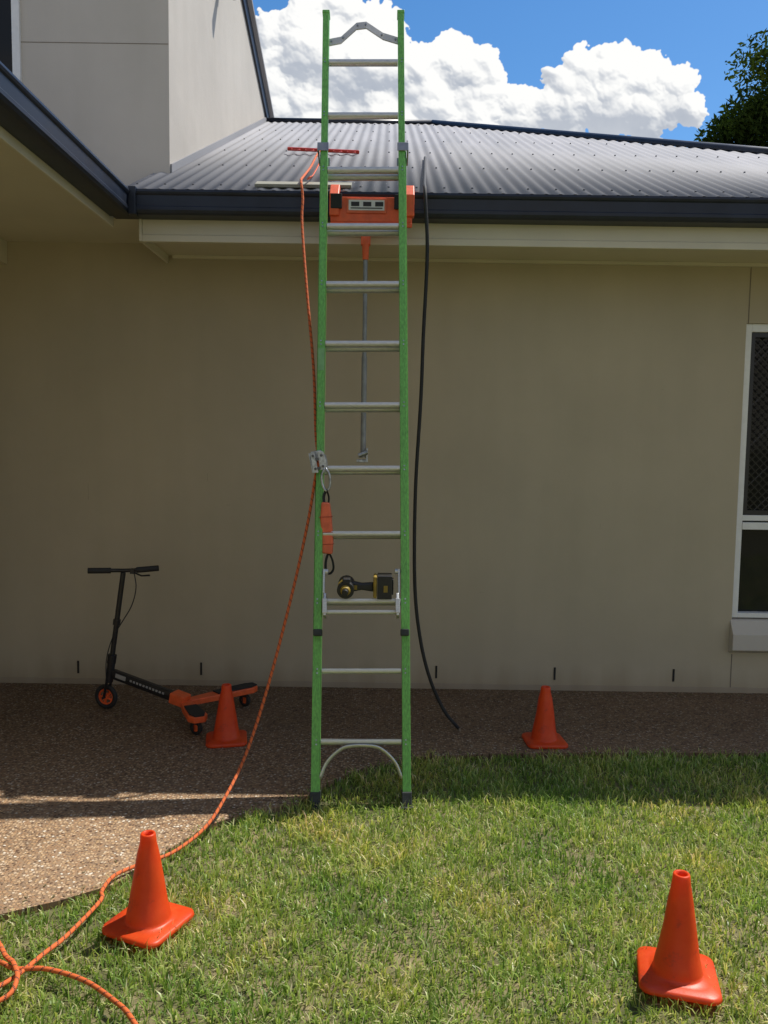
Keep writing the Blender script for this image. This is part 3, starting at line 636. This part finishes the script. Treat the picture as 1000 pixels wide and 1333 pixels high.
for (cx,cy,cz,cr) in cl:
    n_=850
    d=rng.normal(size=(n_,3)); d/=np.linalg.norm(d,axis=1)[:,None]
    rad=cr*rng.uniform(.3,1.2,n_)[:,None]
    c=np.array([cx,cy,cz])+d*rad*np.array([1,1,.75])
    a=rng.normal(size=(n_,3)); a/=np.linalg.norm(a,axis=1)[:,None]; b_=np.cross(a,rng.normal(size=(n_,3))); b_/=np.linalg.norm(b_,axis=1)[:,None]
    l=rng.uniform(.06,.11,n_)[:,None]; w_=l*.38
    co.append(np.stack([c-a*l,c+b_*w_,c+a*l,c-b_*w_],1)); rv.append(np.repeat(np.clip(rng.beta(2,2,n_)*.7+.3*rng.uniform(),0,1),4))
co=np.concatenate(co).reshape(-1,3).astype(np.float32); rv=np.concatenate(rv).astype(np.float32)
def quadmesh(name,co,idx,mat,parent=None):
    me=bpy.data.meshes.new(name); me.vertices.add(len(co)); me.vertices.foreach_set('co',co.astype(np.float32).ravel())
    nq=len(idx)//4; me.loops.add(nq*4); me.loops.foreach_set('vertex_index',idx.astype(np.int32))
    me.polygons.add(nq); me.polygons.foreach_set('loop_start',np.arange(nq,dtype=np.int32)*4)
    me.update(calc_edges=True); me.materials.append(mat); o=bpy.data.objects.new(name,me); link(o,parent); return o,me
o,me=quadmesh('crown',co,np.arange(len(co)),M_leaf,tree)
at=me.attributes.new('rnd','FLOAT','POINT'); at.data.foreach_set('value',rv)

# ---------------------------------------------------------------- cumulus bank: far sky backdrop
SUN=Vector((.47,.33,1)).normalized()
el=math.asin(SUN.z); az=math.atan2(SUN.x,SUN.y)
LOBES=[(-.1415,.4675,.030),(-.146,.425,.035),(-.133,.391,.039),(-.097,.4845,.035),(-.0525,.489,.035),(-.0125,.4845,.028),(-.079,.442,.052),(-.026,.4335,.052),(.0276,.425,.048),(.0676,.442,.0365),(.0988,.4335,.033),(.0454,.391,.0435),(-.026,.3825,.0435),(-.097,.391,.0435),(.1166,.408,.031),(.152,.393,.026),(.0988,.3825,.035),(.170,.387,.024),
(.201,.415,.028),(.228,.429,.032),(.263,.4335,.035),(.299,.425,.033),(.330,.412,.030),(.352,.391,.023),(.259,.3995,.0365),(.223,.395,.035),(.3035,.389,.032),(.188,.391,.028),(.155,.372,.026),(.205,.372,.026),(.255,.374,.026),(.30,.372,.020),(-.19,.39,.04),(-.24,.36,.05),(.0,.345,.05),(.1,.345,.04),(-.1,.345,.05)]
ST=.0007; a0,a1,b0_,b1_=-.30,.40,.30,.535
ga=np.arange(a0,a1,ST); gb=np.arange(b0_,b1_,ST); nA,nB=len(ga),len(gb)
r2=np.random.default_rng(5)
def vnoise(cell,seed):
    r_=np.random.default_rng(seed); g=r_.uniform(0,1,(int(nB/cell)+3,int(nA/cell)+3))
    yy=np.arange(nB)/cell; xx=np.arange(nA)/cell; yi=yy.astype(int); xi=xx.astype(int); fy=yy-yi; fx=xx-xi
    fy=(fy*fy*(3-2*fy))[:,None]; fx=(fx*fx*(3-2*fx))[None]
    g00=g[np.ix_(yi,xi)]; g01=g[np.ix_(yi,xi+1)]; g10=g[np.ix_(yi+1,xi)]; g11=g[np.ix_(yi+1,xi+1)]
    return (g00*(1-fx)+g01*fx)*(1-fy)+(g10*(1-fx)+g11*fx)*fy
def fbm(cell,seed,o_=5,gain=.55):
    s_=0;a_=1;t_=0
    for i in range(o_): s_=s_+a_*vnoise(max(1.01,cell/2**i),seed+i); t_+=a_; a_*=gain
    return s_/t_
def blur(im,n,k):
    for _ in range(n):
        for ax in (0,1):
            c=np.cumsum(np.concatenate([np.repeat(im.take([0],ax),k+1,ax),im,np.repeat(im.take([-1],ax),k,ax)],ax),ax)
            m_=im.shape[ax]; im=(c.take(range(2*k+1,2*k+1+m_),ax)-c.take(range(0,m_),ax))/(2*k+1)
    return im
H=np.full((nB,nA),-1.0); GA,GB=np.meshgrid(ga,gb)
WA=GA+.012*(fbm(30,90)-.5)*2+.006*(fbm(10,70)-.5)*2; WB=GB+.012*(fbm(30,50)-.5)*2+.006*(fbm(10,30)-.5)*2
sph=[]
for (a,b_,r_) in LOBES:
    r_*=.90; sph.append((a,0,b_,r_*.90))
    for i in range(24):
        d=r2.normal(size=3); d/=np.linalg.norm(d); d[1]=-abs(d[1]); d[2]=d[2]*.9+.1
        q=np.array([a,0,b_])+d*r_*.80; r1_=r_*r2.uniform(.22,.46); sph.append((*q,r1_))
        for j_ in range(10):
            e=r2.normal(size=3); e/=np.linalg.norm(e); e=e+d*.5; e/=np.linalg.norm(e); e[1]=-abs(e[1])
            p_=q+e*r1_*.85; sph.append((*p_,r1_*r2.uniform(.22,.48)))
for (a,yd,b_,r_) in sph:
    i0=max(0,int((a-r_*1.2-.018-a0)/ST)); i1=min(nA,int((a+r_*1.2+.018-a0)/ST)+2); j0=max(0,int((b_-r_*1.2-.018-b0_)/ST)); j1=min(nB,int((b_+r_*1.2+.018-b0_)/ST)+2)
    if i1<=i0 or j1<=j0: continue
    q=r_*r_-(WA[j0:j1,i0:i1]-a)**2-(WB[j0:j1,i0:i1]-b_)**2
    h_=np.where(q>0,-yd+np.sqrt(np.maximum(q,0)),-1.0)
    H[j0:j1,i0:i1]=np.maximum(H[j0:j1,i0:i1],h_)
mask=(H>-.9).astype(float); Hc=np.where(H>-.9,H,-.01)
fine=fbm(14,7,5,.6)
Hc=Hc+.005*(fine-.5)
def shade(Hs,L):
    gy,gx=np.gradient(Hs,ST); n_=np.sqrt(gx*gx+gy*gy+1); return (-gx*L[0]-gy*L[1]+L[2])/n_
L=np.array([.42,.80,.42])
s1_=shade(blur(Hc,2,1),L); s2_=shade(blur(Hc,3,5),L); s3_=shade(blur(Hc,3,20),L)
lit_=.18*s1_+.34*s2_+.48*s3_
lit_=np.clip((lit_+.10)/.80,0,1); lit_=lit_*lit_*(3-2*lit_)
thin=blur(mask,3,6)
lit_=np.clip(.18+.92*lit_+.14*(1-thin)+.34*(fbm(80,15)-.5),0,1)
al=blur(mask,1,1)+.75*(fbm(9,21,4,.7)-.5)*(1-np.abs(2*blur(mask,2,3)-1)); al=np.clip((al-.28)/.5,0,1); al=al*al*(3-2*al)
c0=np.array([.38,.43,.52]); c1=np.array([1.0,1.0,.985])
C=c0+(c1-c0)*lit_[...,None]
DIST=900.
co=np.stack([GA*DIST,np.full_like(GA,DIST),1.55+GB*DIST],-1).reshape(-1,3)
idx=np.arange(nA*nB).reshape(nB,nA); keep=(np.maximum(np.maximum(al[:-1,:-1],al[1:,:-1]),np.maximum(al[:-1,1:],al[1:,1:]))>.003)
Q=np.stack([idx[:-1,:-1],idx[:-1,1:],idx[1:,1:],idx[1:,:-1]],-1)[keep].ravel()
M_cloud=bpy.data.materials.new('cumulus'); M_cloud.use_nodes=True; nt=M_cloud.node_tree; nt.nodes.remove(nt.nodes['Principled BSDF'])
at=N(nt,'ShaderNodeAttribute',attribute_name='cloud'); em=N(nt,'ShaderNodeEmission'); tp=N(nt,'ShaderNodeBsdfTransparent'); ms=N(nt,'ShaderNodeMixShader')
nt.links.new(at.outputs['Color'],em.inputs[0]); nt.links.new(at.outputs['Alpha'],ms.inputs[0]); nt.links.new(tp.outputs[0],ms.inputs[1]); nt.links.new(em.outputs[0],ms.inputs[2]); nt.links.new(ms.outputs[0],nt.nodes['Material Output'].inputs[0])
M_cloud.cycles.emission_sampling='NONE'
o,me=quadmesh('sky_clouds',co,Q,M_cloud)
ca=me.attributes.new('cloud','FLOAT_COLOR','POINT'); ca.data.foreach_set('color',np.concatenate([C,al[...,None]],-1).astype(np.float32).ravel())

world=bpy.data.worlds.new('World'); scene.world=world; world.use_nodes=True; nt=world.node_tree
bg=nt.nodes['Background']; bg.inputs['Strength'].default_value=.14
sky=N(nt,'ShaderNodeTexSky'); sky.sky_type='NISHITA'; sky.sun_disc=False; sky.sun_elevation=el; sky.sun_rotation=az
sky.air_density=1.0; sky.dust_density=.3; sky.ozone_density=2.5
hs=N(nt,'ShaderNodeHueSaturation'); hs.inputs['Saturation'].default_value=1.3; nt.links.new(sky.outputs[0],hs.inputs['Color'])
tc=N(nt,'ShaderNodeTexCoord'); sp=N(nt,'ShaderNodeSeparateXYZ'); nt.links.new(tc.outputs['Generated'],sp.inputs[0])
nz=N(nt,'ShaderNodeTexNoise'); nz.inputs['Scale'].default_value=3.2; nz.inputs['Detail'].default_value=3; nt.links.new(tc.outputs['Generated'],nz.inputs['Vector'])
cm=ramp(nt,[(.42,(0,0,0)),(.58,(1,1,1))]); nt.links.new(nz.outputs['Fac'],cm.inputs[0])
fr=N(nt,'ShaderNodeMapRange'); fr.inputs['From Min'].default_value=.1; fr.inputs['From Max'].default_value=-.25; nt.links.new(sp.outputs[1],fr.inputs[0])
mk=m2(nt,'MULTIPLY',cm.outputs[0],fr.outputs[0])
mx=N(nt,'ShaderNodeMix',data_type='RGBA'); mx.inputs[7].default_value=(4.2,3.8,3.3,1); nt.links.new(mk,mx.inputs[0]); nt.links.new(hs.outputs[0],mx.inputs[6])  # unseen bright clouds behind the camera, added as fill light for the wall
nt.links.new(mx.outputs[2],bg.inputs[0])

sun=bpy.data.lights.new('sun','SUN'); sun.energy=5; sun.angle=math.radians(.5); sun.color=(1,.955,.88)
so_=bpy.data.objects.new('sun',sun); so_.rotation_euler=SUN.to_track_quat('Z','Y').to_euler(); so_.location=(5,3,12); link(so_)

cam=bpy.data.cameras.new('camera'); cam.sensor_fit='VERTICAL'; cam.sensor_height=36; cam.lens=36*1073/1333; cam.clip_start=.05; cam.clip_end=3000
co_=bpy.data.objects.new('camera',cam); co_.matrix_world=Matrix.Translation((0,0,1.55))@Matrix.Rotation(math.radians(85.2),4,'X')@Matrix.Rotation(.014,4,'Z'); link(co_)
scene.camera=co_
